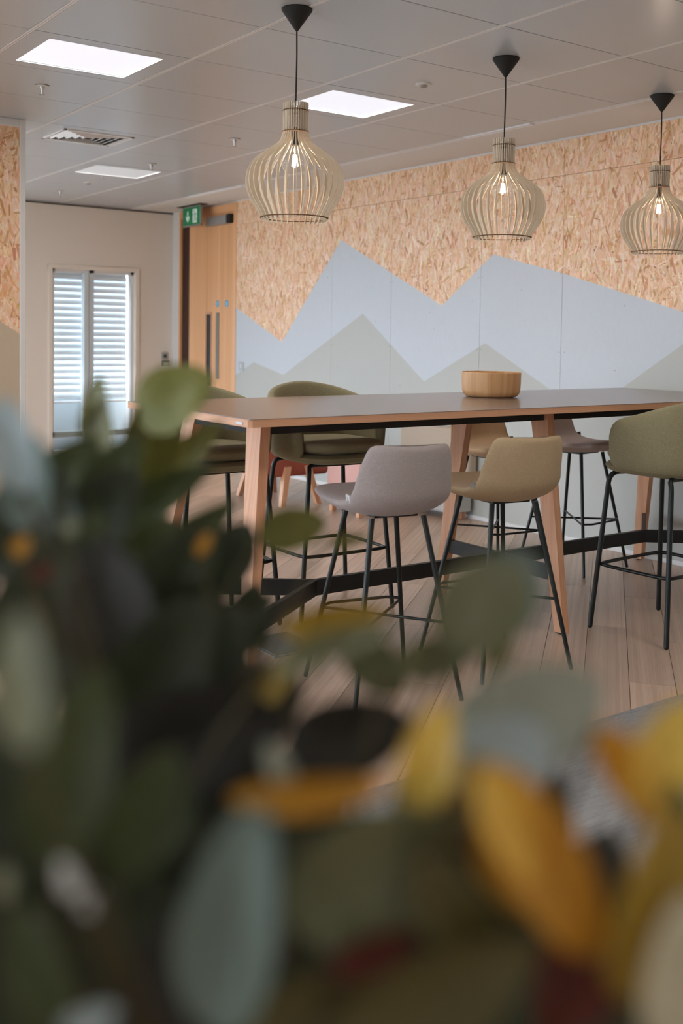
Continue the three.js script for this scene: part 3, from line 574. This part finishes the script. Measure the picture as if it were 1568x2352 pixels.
// tub stools
function tubGeo() {
  const N = 72, K = 28, A = 2.13, pos = [], idx = [], uv = [], sp_ = (v, e) => Math.sign(v) * Math.pow(Math.abs(v), e);
  for (let i = 0; i <= N; i++) {
    const s = i / N * 2 - 1, a = s * A, as = Math.abs(s);                       // a = 0 at the back (+z)
    const px = 0.253 * sp_(Math.sin(a), 0.86), pz = 0.235 * sp_(Math.cos(a), 0.86), nx = Math.sin(a), nz = Math.cos(a);
    const e = as > 0.86 ? Math.sqrt(Math.max(0, 1 - Math.pow((as - 0.86) / 0.14, 2))) : 1;
    const top = 1.098 - 0.155 * Math.pow(as, 1.5), bot = 0.738 + 0.012 * as, mid = (top + bot) / 2 - (1 - e) * 0.02, hh = (top - bot) / 2 * (0.45 + 0.55 * e), th = 0.026 * (0.35 + 0.65 * e);
    for (let k = 0; k <= K; k++) {
      const ph = k / K * Math.PI * 2, r = th * sp_(Math.cos(ph), 0.6), y = mid + hh * sp_(Math.sin(ph), 0.55);
      const lean = (y - 0.74) * 0.06 - 0.012 * Math.pow(Math.max(0, (0.82 - y) / 0.08), 2);
      pos.push(px + nx * (r + lean), y, pz + nz * (r + lean)); uv.push(a * 0.27, y);
    }
  }
  for (let i = 0; i < N; i++) for (let k = 0; k < K; k++) { const a = i * (K + 1) + k, b = a + K + 1; idx.push(a, a + 1, b, a + 1, b + 1, b); }
  for (const row of [0, N]) { const c = pos.length / 3; let s = [0, 0, 0]; for (let k = 0; k < K; k++) for (let j = 0; j < 3; j++) s[j] += pos[(row * (K + 1) + k) * 3 + j]; pos.push(...s.map((v) => v / K)); uv.push(0, 0); for (let k = 0; k < K; k++) { const a = row * (K + 1) + k; if (row) idx.push(a, a + 1, c); else idx.push(a, c, a + 1); } }
  const g = new THREE.BufferGeometry(); g.setAttribute('position', new THREE.Float32BufferAttribute(pos, 3)); g.setAttribute('uv', new THREE.Float32BufferAttribute(uv, 2)); g.setIndex(idx); g.computeVertexNormals(); return g;
}
function padGeo(rx, rz, y0, y1, front) {           // rounded seat pad: flattened superellipse
  const N = 40, pts = [], rows = [[0, y0], [0.86, y0], [0.96, y0 + 0.012], [1, y0 + 0.03], [0.995, y1 - 0.018], [0.95, y1 - 0.005], [0.8, y1], [0, y1 + 0.004]], pos = [], idx = [], uv = [], sp_ = (v, e) => Math.sign(v) * Math.pow(Math.abs(v), e);
  rows.forEach(([k, y]) => { for (let i = 0; i <= N; i++) { const a = i / N * Math.PI * 2, x = rx * k * sp_(Math.cos(a), 0.6); let z = rz * k * sp_(Math.sin(a), 0.6); if (z < 0) z *= front; pos.push(x, y, z); uv.push(x + y, z + y); } });
  for (let j = 0; j + 1 < rows.length; j++) for (let i = 0; i < N; i++) { const a = j * (N + 1) + i, b = a + N + 1; idx.push(a, b, a + 1, a + 1, b, b + 1); }
  const g = new THREE.BufferGeometry(); g.setAttribute('position', new THREE.Float32BufferAttribute(pos, 3)); g.setAttribute('uv', new THREE.Float32BufferAttribute(uv, 2)); g.setIndex(idx); g.computeVertexNormals(); return g;
}
const tubWall = tubGeo(), tubBase = padGeo(0.235, 0.215, 0.728, 0.775, 1.15), tubPad = padGeo(0.218, 0.2, 0.775, 0.835, 1.22);
function tubStool(pos, turn, label) {
  const t = thing('tub_stool', label, 'bar stool', pos, turn, 'olive tub bar stools');
  part('tub_back', tubWall, M.fabOlive, t);
  part('seat_base', tubBase, M.fabOlive, t);
  part('seat_cushion', tubPad, M.fabOlive, t);
  const y1 = 0.724;
  for (const sx of [-1, 1]) {
    const F = [sx * 0.262, 0.012, -0.205], B = [sx * 0.262, 0.012, 0.205];
    part('leg', [tube([F, [sx * 0.233, 0.36, -0.185], [sx * 0.208, 0.66, -0.168], [sx * 0.203, 0.7, -0.163], [sx * 0.188, y1, -0.15], [sx * 0.1, y1, -0.15]], 0.0115, 40, 10, false, 0.35), new THREE.SphereGeometry(0.0116, 10, 8).translate(...F)], M.frame, t);
    part('leg', [tube([B, [sx * 0.233, 0.36, 0.185], [sx * 0.208, 0.66, 0.168], [sx * 0.203, 0.7, 0.163], [sx * 0.188, y1, 0.15], [sx * 0.1, y1, 0.15]], 0.0115, 40, 10, false, 0.35), new THREE.SphereGeometry(0.0116, 10, 8).translate(...B)], M.frame, t);
  }
  part('under_frame', [rod([-0.13, y1, -0.15], [0.13, y1, -0.15], 0.0113), rod([-0.13, y1, 0.15], [0.13, y1, 0.15], 0.0113), rod([-0.1, y1, -0.15], [-0.1, y1, 0.15], 0.0113), rod([0.1, y1, -0.15], [0.1, y1, 0.15], 0.0113)], M.frame, t);
  const y = 0.3, k = 0.237, q = 0.188, c = 0.05, pts = [];
  for (const [sx, sz] of [[1, 1], [-1, 1], [-1, -1], [1, -1]]) for (const f of (sx * sz > 0 ? [0, 1] : [1, 0])) pts.push(f ? [sx * (k - c), y, sz * q] : [sx * k, y, sz * (q - c)]);
  part('footrest', tube(pts, 0.0085, 90, 8, true, 0.35), M.frame, t);
  return t;
}
tubStool([3.965, 0, -2.975], 0.04, 'olive tub bar stool at the right edge in front of the table');
tubStool([2.875, 0, -4.14], Math.PI - 0.03, 'olive tub bar stool on the wall side, right of the other olive one');
tubStool([2.235, 0, -4.16], Math.PI + 0.05, 'olive tub bar stool on the wall side at the left end of the table');

// ------------------------------------------------------------------ lounge seating along the mural wall
{
  const fabR = fabric([150, 78, 60], 12), fabP = fabric([206, 160, 150], 10), fabB = fabric([176, 160, 142], 10);
  let t = thing('bench_seat', 'beige upholstered bench against the mural wall under the table line', 'bench', [0, 0, 0]);
  part('back_cushion', rbox(5.06, 5.152, 0.28, 0.66, -6.3, -5.5, 0.03, 3), fabB, t);
  part('seat_cushion', rbox(4.93, 5.15, 0.2, 0.34, -6.3, -5.52, 0.03, 3), fabB, t);
  part('plinth', rbox(4.95, 5.13, 0.06, 0.2, -6.28, -5.54, 0.005, 1), std({ color: '#b9b8b4', roughness: 0.7 }), t);
  for (const [x, z] of [[4.97, -5.6], [4.97, -6.22], [5.1, -5.6], [5.1, -6.22]]) part('leg', rbox(x - 0.02, x + 0.02, 0, 0.06, z - 0.02, z + 0.02, 0.003, 1), M.oak, t);
  const c = thing('lounge_chair', 'terracotta lounge chair with thick splayed oak legs behind the olive tub stools', 'armchair', [4.4, 0, -7.02]);
  part('seat_body', rbox(-0.3, 0.3, 0.22, 0.44, -0.3, 0.28, 0.03, 3), fabR, c);
  part('chair_back', rbox(-0.3, 0.3, 0.4, 0.66, -0.33, -0.2, 0.04, 3), fabR, c);
  for (const sx of [-1, 1]) part('arm', rbox(sx * 0.3 - 0.05, sx * 0.3 + 0.05, 0.24, 0.52, -0.3, 0.26, 0.03, 3), fabR, c);
  for (const [x, z] of [[-1, 1], [1, 1], [-1, -1], [1, -1]]) part('leg', uvBox(new THREE.CylinderGeometry(0.04, 0.028, 0.3, 4).rotateY(Math.PI / 4).applyMatrix4(new THREE.Matrix4().makeShear(0, 0, -x * 0.25, -z * 0.2, 0, 0)).translate(x * 0.13 + 0.0, 0.15, z * 0.3), 'y'), M.oak, c);
  const p = thing('pouf', 'pale pink upholstered cube seat between the stools and the wall', 'pouf', [4.68, 0, -6.195]);
  part('cushion', rbox(-0.23, 0.23, 0.1, 0.42, -0.215, 0.215, 0.02, 3), fabP, p);
  for (const [x, z] of [[-0.2, -0.17], [0.2, -0.17], [-0.2, 0.17], [0.2, 0.17]]) part('leg', rbox(x - 0.02, x + 0.02, 0, 0.11, z - 0.02, z + 0.02, 0.003, 1), M.oak, p);
}
{ // power outlet lid let into the floor under the table
  const t = thing('floor_box', 'grey floor outlet lid under the left end of the bar table', 'floor outlet', [2.36, 0.0005, -3.72]);
  part('lid', rbox(-0.11, 0.11, 0, 0.006, -0.13, 0.13, 0.002, 1), std({ color: '#6f736f', roughness: 0.5, metalness: 0.3 }), t);
  part('rim', [box(-0.125, -0.11, 0, 0.004, -0.145, 0.145), box(0.11, 0.125, 0, 0.004, -0.145, 0.145), box(-0.11, 0.11, 0, 0.004, -0.145, -0.13), box(-0.11, 0.11, 0, 0.004, 0.13, 0.145)], M.metal, t);
}
{ // rug at the lower right
  const c = canvas(1024, 1024, (g, w) => {
    g.fillStyle = '#8a8a89'; g.fillRect(0, 0, w, w);
    for (let i = 0; i < 9000; i++) { const v = rr(96, 168); g.fillStyle = css([v, v * 1.0, v * 1.01], rr(0.15, 0.4)); g.fillRect(rnd() * w, rnd() * w, rr(8, 90), rr(1, 5)); }
    for (let i = 0; i < 20000; i++) { const v = rr(90, 170); g.fillStyle = css([v, v, v], 0.3); g.fillRect(rnd() * w, rnd() * w, rr(1, 4), rr(1, 3)); }
  });
  const t = thing('area_rug', 'grey streaked rug on the oak floor at lower right', 'rug', [0, 0, 0]);
  part('pile', uvMetres(rbox(1.6, 4.9, 0.001, 0.012, -2.36, 1.2, 0.004, 1), 'x', 'z'), std({ map: tex(c, 1, 1), roughness: 0.95, bumpMap: tex(c, 1, 1, false), bumpScale: 0.0012 }), t);
}
// ------------------------------------------------------------------ planting in the foreground
let TROUGH;
{
  const cab = thing('storage_cabinet', 'low white storage cabinet below the foreground plants', 'cabinet', [0.27, 0, -0.49], -YAW * 0);
  part('carcass', rbox(-0.36, 0.36, 0.02, 0.46, -0.2, 0.2, 0.004, 1), M.whiteTrim, cab);
  for (const s of [-1, 1]) { const dr = part('door', rbox(s * 0.18 - 0.172, s * 0.18 + 0.172, 0.04, 0.44, 0.2, 0.218, 0.004, 1), M.oak, cab); part('handle', rod([s * 0.04, 0.3, 0.226], [s * 0.04, 0.4, 0.226], 0.005), M.black, dr); }
  for (const [x, z] of [[-0.3, -0.15], [0.3, -0.15], [-0.3, 0.15], [0.3, 0.15]]) part('foot', rod([x, 0, z], [x, 0.021, z], 0.02), M.black, cab);
  const tr = TROUGH = thing('planted_trough', 'dark trough of mixed plants with green, grey and yellow leaves blurred in the foreground', 'plants', [0.27, 0.46, -0.49]);
  part('trough', [rbox(-0.34, 0.34, 0, 0.02, -0.18, 0.18, 0.003, 1), rbox(-0.34, -0.325, 0, 0.2, -0.18, 0.18, 0.003, 1), rbox(0.325, 0.34, 0, 0.2, -0.18, 0.18, 0.003, 1), rbox(-0.34, 0.34, 0, 0.2, -0.18, -0.165, 0.003, 1), rbox(-0.34, 0.34, 0, 0.2, 0.165, 0.18, 0.003, 1)], M.blackMatte, tr);
  part('soil', box(-0.325, 0.325, 0.02, 0.17, -0.165, 0.165), std({ color: '#2c211a', roughness: 1 }), tr);
}
function leafGeo(kind) {           // blade along +y from its base at the origin, unit length and width, folded at the midrib
  const NU = 6, NV = 12, pos = [], uv = [], idx = [];
  const prof = { lance: (v) => Math.pow(Math.sin(Math.PI * Math.pow(v, 0.8)), 0.8), oval: (v) => Math.pow(Math.sin(Math.PI * Math.pow(v, 0.85)), 0.55), spoon: (v) => Math.pow(Math.sin(Math.PI * Math.pow(v, 1.35)), 0.6) }[kind];
  for (let j = 0; j <= NV; j++) {
    const v = j / NV, w = Math.max(0.012, prof(Math.min(0.999, Math.max(0.001, v))) * 0.5);
    for (let i = 0; i <= NU; i++) { const u = i / NU * 2 - 1; pos.push(u * w, v, 0.16 * Math.abs(u) * w + 0.22 * Math.pow(v - 0.35, 2) * -1 + 0.015 * Math.sin(v * 9 + u * 2)); uv.push(i / NU, v); }
  }
  for (let j = 0; j < NV; j++) for (let i = 0; i < NU; i++) { const a = j * (NU + 1) + i, b = a + NU + 1; idx.push(a, a + 1, b, a + 1, b + 1, b); }
  const g = new THREE.BufferGeometry(); g.setAttribute('position', new THREE.Float32BufferAttribute(pos, 3)); g.setAttribute('uv', new THREE.Float32BufferAttribute(uv, 2)); g.setIndex(idx); g.computeVertexNormals(); return g;
}
const LEAF = { lance: leafGeo('lance'), oval: leafGeo('oval'), spoon: leafGeo('spoon') };
const leafTex = (base, vein, blotch) => tex(canvas(128, 256, (g, w, h) => {
  g.fillStyle = css(base); g.fillRect(0, 0, w, h);
  for (let i = 0; i < 260; i++) { g.fillStyle = css(mix(base, rnd() < 0.5 ? blotch : vein, 0.5), 0.16); g.beginPath(); g.ellipse(rnd() * w, rnd() * h, rr(3, 16), rr(4, 26), 0, 0, 7); g.fill(); }
  g.strokeStyle = css(vein, 0.8); g.lineWidth = 3; g.beginPath(); g.moveTo(w / 2, 0); g.lineTo(w / 2, h); g.stroke(); g.lineWidth = 1.2;
  for (let y = 20; y < h; y += 20) { for (const s of [-1, 1]) { g.beginPath(); g.moveTo(w / 2, h - y); g.lineTo(w / 2 + s * 60, h - y - 30); g.stroke(); } }
}));
const leafMat = (base, vein, blotch, trans = 0.15, rough = 0.5) => new THREE.MeshPhysicalMaterial({ map: leafTex(base, vein, blotch), roughness: rough, side: THREE.DoubleSide, transmission: trans, thickness: 0 });
const LM = {
  umber: leafMat([88, 82, 40], [108, 102, 60], [72, 66, 30], 0.1), olive: leafMat([98, 98, 34], [126, 126, 64], [78, 80, 26]), bright: leafMat([134, 138, 66], [170, 172, 118], [104, 112, 44]), green: leafMat([64, 76, 38], [88, 99, 57], [52, 63, 30]),
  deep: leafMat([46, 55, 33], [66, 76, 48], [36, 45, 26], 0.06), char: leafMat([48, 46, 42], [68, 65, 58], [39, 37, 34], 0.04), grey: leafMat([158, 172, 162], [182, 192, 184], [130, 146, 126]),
  blue: leafMat([176, 196, 202], [198, 212, 216], [150, 170, 168]), sage: leafMat([150, 156, 128], [172, 176, 152], [126, 132, 104]), moss: leafMat([108, 112, 78], [132, 136, 104], [88, 94, 60]),
  teal: leafMat([112, 130, 122], [136, 150, 142], [90, 106, 98]), yellow: leafMat([244, 206, 84], [248, 222, 136], [226, 180, 56], 0.35), ochre: leafMat([222, 156, 34], [234, 182, 80], [190, 128, 24], 0.35),
  mustard: leafMat([176, 142, 40], [196, 168, 80], [140, 116, 30], 0.3), rust: leafMat([96, 34, 18], [120, 56, 34], [72, 22, 12]), pale: leafMat([210, 204, 174], [224, 220, 196], [186, 178, 146]), cream: leafMat([214, 220, 220], [228, 232, 232], [190, 196, 194]),
};
M.stem = std({ color: '#4a4226', roughness: 0.8 });
const pixel = (x, y, d) => EYE.clone().addScaledVector(FWD, d).addScaledVector(RIGHT, (x - 784) / FPX * d).addScaledVector(UP, -(y - CY) / FPX * d);
function plant(name, label, foot, list) {
  const t = new THREE.Group(); t.name = name; t.userData.label = label; t.position.set(foot[0] - 0.27, 0.17, foot[1] + 0.49); TROUGH.add(t); const O = V3(foot[0], 0.63, foot[1]);
  for (const [cx, cy, len, wid, ang, d, mat, shape = 'oval', roll = 0, tip = 0, stem = true] of list) {
    const a = ang * Math.PI / 180, along = RIGHT.clone().multiplyScalar(Math.cos(a)).addScaledVector(UP, Math.sin(a));
    const mid = pixel(cx, cy, d), L = len / FPX * d, W = wid / FPX * d;
    let side = RIGHT.clone().multiplyScalar(Math.sin(a)).addScaledVector(UP, -Math.cos(a)), nrm = FWD.clone().negate();
    const ax = along.clone().multiplyScalar(Math.cos(tip)).addScaledVector(nrm, -Math.sin(tip)); const n2 = nrm.clone().multiplyScalar(Math.cos(tip)).addScaledVector(along, Math.sin(tip));
    const s2 = side.clone().multiplyScalar(Math.cos(roll)).addScaledVector(n2, Math.sin(roll)); const n3 = new THREE.Vector3().crossVectors(s2, ax);
    const base = mid.clone().addScaledVector(ax, -L / 2).sub(O);
    const m = part('leaf', LEAF[shape], LM[mat], t);
    m.quaternion.setFromRotationMatrix(new THREE.Matrix4().makeBasis(s2, ax, n3)); m.scale.set(W / Math.cos(roll), L / Math.cos(tip), L * 0.9); m.position.copy(base);
    if (stem) { const b = base, k = b.clone().addScaledVector(ax, -L * 0.5); k.y = Math.min(k.y, b.y - 0.02);
      part('stem', new THREE.TubeGeometry(new THREE.CubicBezierCurve3(V3(rr(-0.03, 0.03), 0, rr(-0.03, 0.03)), V3(b.x * 0.3, b.y * 0.55, b.z * 0.3), k, b.clone()), 14, 0.0017, 6), M.stem, t); }
  }
  return t;
}
plant('olive_leaf_plant', 'plant with tall olive green leaves at left in the foreground', [0.14, -0.56], [
  [228, 968, 215, 88, 96, 0.95, 'olive', 'oval', 0.5], [392, 915, 205, 150, 30, 0.9, 'bright', 'oval', 0.2, -0.3], [345, 1000, 260, 120, 72, 0.92, 'olive', 'oval', -0.4], [412, 1052, 270, 82, 40, 0.88, 'olive', 'lance'],
  [365, 1140, 300, 92, 30, 0.85, 'green', 'lance'], [250, 1110, 260, 120, 60, 0.8, 'green', 'oval'], [672, 1215, 165, 100, 14, 0.8, 'olive', 'oval', 0.3], [800, 1240, 110, 36, 8, 0.75, 'olive', 'lance'],
  [770, 1425, 260, 84, 10, 0.6, 'mustard', 'lance'], [770, 1485, 330, 60, 22, 0.5, 'moss', 'lance', 0.6], [860, 1525, 200, 120, -48, 0.58, 'moss', 'oval'], [300, 1300, 300, 130, 48, 0.75, 'green', 'oval'], [420, 1250, 330, 100, 40, 0.8, 'green', 'lance'],
  [180, 1330, 330, 140, 75, 0.7, 'green', 'oval'], [150, 1230, 260, 110, 100, 0.75, 'deep', 'oval'], [640, 1560, 260, 60, 55, 0.6, 'mustard', 'lance', 0.5], [215, 965, 120, 40, 60, 0.9, 'moss', 'lance'], [330, 1420, 360, 150, 20, 0.7, 'deep', 'oval'],
]);
plant('dark_leaf_plant', 'dense plant of dark green leaves filling the lower left foreground', [0.2, -0.5], [
  [518, 1300, 230, 120, 62, 0.8, 'deep', 'spoon'], [490, 1440, 330, 110, 24, 0.75, 'deep', 'lance'], [360, 1560, 420, 240, 60, 0.62, 'deep', 'oval'], [420, 1720, 460, 300, 20, 0.55, 'char', 'oval'], [800, 1690, 300, 190, 10, 0.52, 'char', 'oval'],
  [330, 1990, 480, 330, 80, 0.5, 'deep', 'oval'], [560, 1640, 330, 200, 40, 0.6, 'char', 'oval'], [110, 1420, 420, 260, 80, 0.68, 'deep', 'oval'], [250, 2230, 460, 330, 60, 0.48, 'deep', 'oval'], [640, 1870, 420, 260, 30, 0.52, 'char', 'oval'], [480, 1560, 360, 190, 70, 0.64, 'deep', 'oval'],
  [100, 2020, 460, 320, 90, 0.52, 'deep', 'oval'], [700, 2230, 520, 380, 30, 0.46, 'deep', 'oval'], [1000, 2000, 420, 260, 60, 0.5, 'char', 'oval'], [1330, 2130, 460, 240, 70, 0.5, 'char', 'oval'], [1050, 2280, 560, 380, 10, 0.45, 'deep', 'oval'], [1400, 2300, 460, 330, 30, 0.47, 'deep', 'oval'],
  [900, 2160, 380, 260, 40, 0.48, 'char', 'oval'], [60, 1200, 300, 190, 60, 0.72, 'deep', 'oval'], [230, 1180, 260, 160, 50, 0.78, 'deep', 'oval'], [1260, 1900, 260, 110, 80, 0.55, 'char', 'lance'], [570, 1420, 170, 110, 80, 0.78, 'deep', 'oval'], [130, 1100, 260, 120, 45, 0.8, 'green', 'oval'],
  [260, 1420, 380, 220, 100, 0.66, 'char', 'oval'], [400, 1340, 300, 160, 60, 0.74, 'deep', 'oval'], [560, 2010, 460, 300, 60, 0.5, 'deep', 'oval'], [430, 2300, 420, 300, 90, 0.46, 'char', 'oval'], [40, 1790, 420, 300, 95, 0.56, 'deep', 'oval'], [30, 2260, 380, 260, 80, 0.5, 'deep', 'oval'], [1150, 2090, 420, 280, 40, 0.5, 'deep', 'oval'], [760, 2080, 420, 300, 70, 0.5, 'deep', 'oval'], [1500, 2200, 420, 260, 80, 0.48, 'deep', 'oval'],
]);
plant('grey_leaf_plant', 'plant with soft grey green leaves in the foreground centre', [0.32, -0.46], [
  [1108, 1390, 260, 200, 38, 0.5, 'moss', 'oval', 0.2, 0.3], [1150, 1360, 230, 190, 50, 0.53, 'teal', 'oval'], [1005, 1505, 210, 110, 15, 0.5, 'moss', 'oval'], [1148, 1490, 110, 56, 60, 0.5, 'olive', 'oval'], [1215, 1640, 380, 250, 18, 0.46, 'grey', 'oval'], [1150, 1745, 260, 200, 30, 0.455, 'blue', 'oval', 0.3],
  [535, 2120, 540, 230, 80, 0.38, 'teal', 'oval', 0.3], [850, 2010, 440, 300, 32, 0.4, 'moss', 'oval'], [50, 1570, 330, 150, 95, 0.33, 'sage', 'oval', 0.3], [165, 1770, 480, 200, 75, 0.43, 'green', 'oval'], [28, 1020, 230, 110, 105, 0.6, 'blue', 'oval'], [60, 1110, 220, 120, 80, 0.62, 'teal', 'oval'],
  [160, 2020, 100, 56, 120, 0.4, 'cream', 'oval'], [207, 2072, 70, 40, 60, 0.4, 'cream', 'oval'], [205, 2345, 140, 70, 20, 0.38, 'blue', 'oval'], [90, 2240, 340, 150, 110, 0.4, 'green', 'oval'], [640, 1760, 120, 60, 120, 0.45, 'grey', 'oval'], [330, 1870, 320, 170, 65, 0.44, 'green', 'oval'], [10, 2030, 80, 50, 90, 0.4, 'sage', 'oval'],
  [160, 1212, 40, 36, 60, 0.6, 'sage', 'oval'], [1555, 2240, 360, 170, 80, 0.36, 'pale', 'oval'], [770, 2300, 500, 200, 20, 0.4, 'umber', 'oval'],
]);
plant('autumn_leaf_plant', 'plant with yellow and ochre leaves in the right foreground', [0.42, -0.42], [
  [985, 1745, 270, 120, 75, 0.42, 'yellow', 'oval', 0.3], [720, 1822, 390, 92, 4, 0.42, 'ochre', 'lance'], [1250, 1990, 560, 190, -58, 0.38, 'ochre', 'oval', 0.2], [1165, 1900, 330, 110, -66, 0.37, 'yellow', 'lance', 0.2], [1130, 1930, 420, 130, -72, 0.4, 'mustard', 'lance'], [1470, 1800, 330, 120, -52, 0.42, 'ochre', 'oval'], [1535, 1735, 300, 150, 62, 0.41, 'yellow', 'oval', 0.3],
  [1500, 2080, 470, 190, 72, 0.37, 'mustard', 'oval'], [1400, 2230, 330, 110, 60, 0.38, 'rust', 'lance'], [855, 2190, 210, 90, 20, 0.39, 'rust', 'oval'], [1010, 2290, 560, 230, 24, 0.38, 'umber', 'lance'], [48, 1255, 54, 40, 60, 0.6, 'ochre', 'oval'], [100, 1312, 56, 40, 30, 0.6, 'rust', 'oval'], [1290, 2230, 360, 120, 80, 0.4, 'rust', 'lance'], [468, 1250, 60, 30, 60, 0.7, 'ochre', 'oval'],
  [1560, 1930, 260, 120, 90, 0.4, 'olive', 'oval'], [1060, 2120, 380, 170, -60, 0.39, 'umber', 'oval'],
]);
renderer.render(scene, camera);
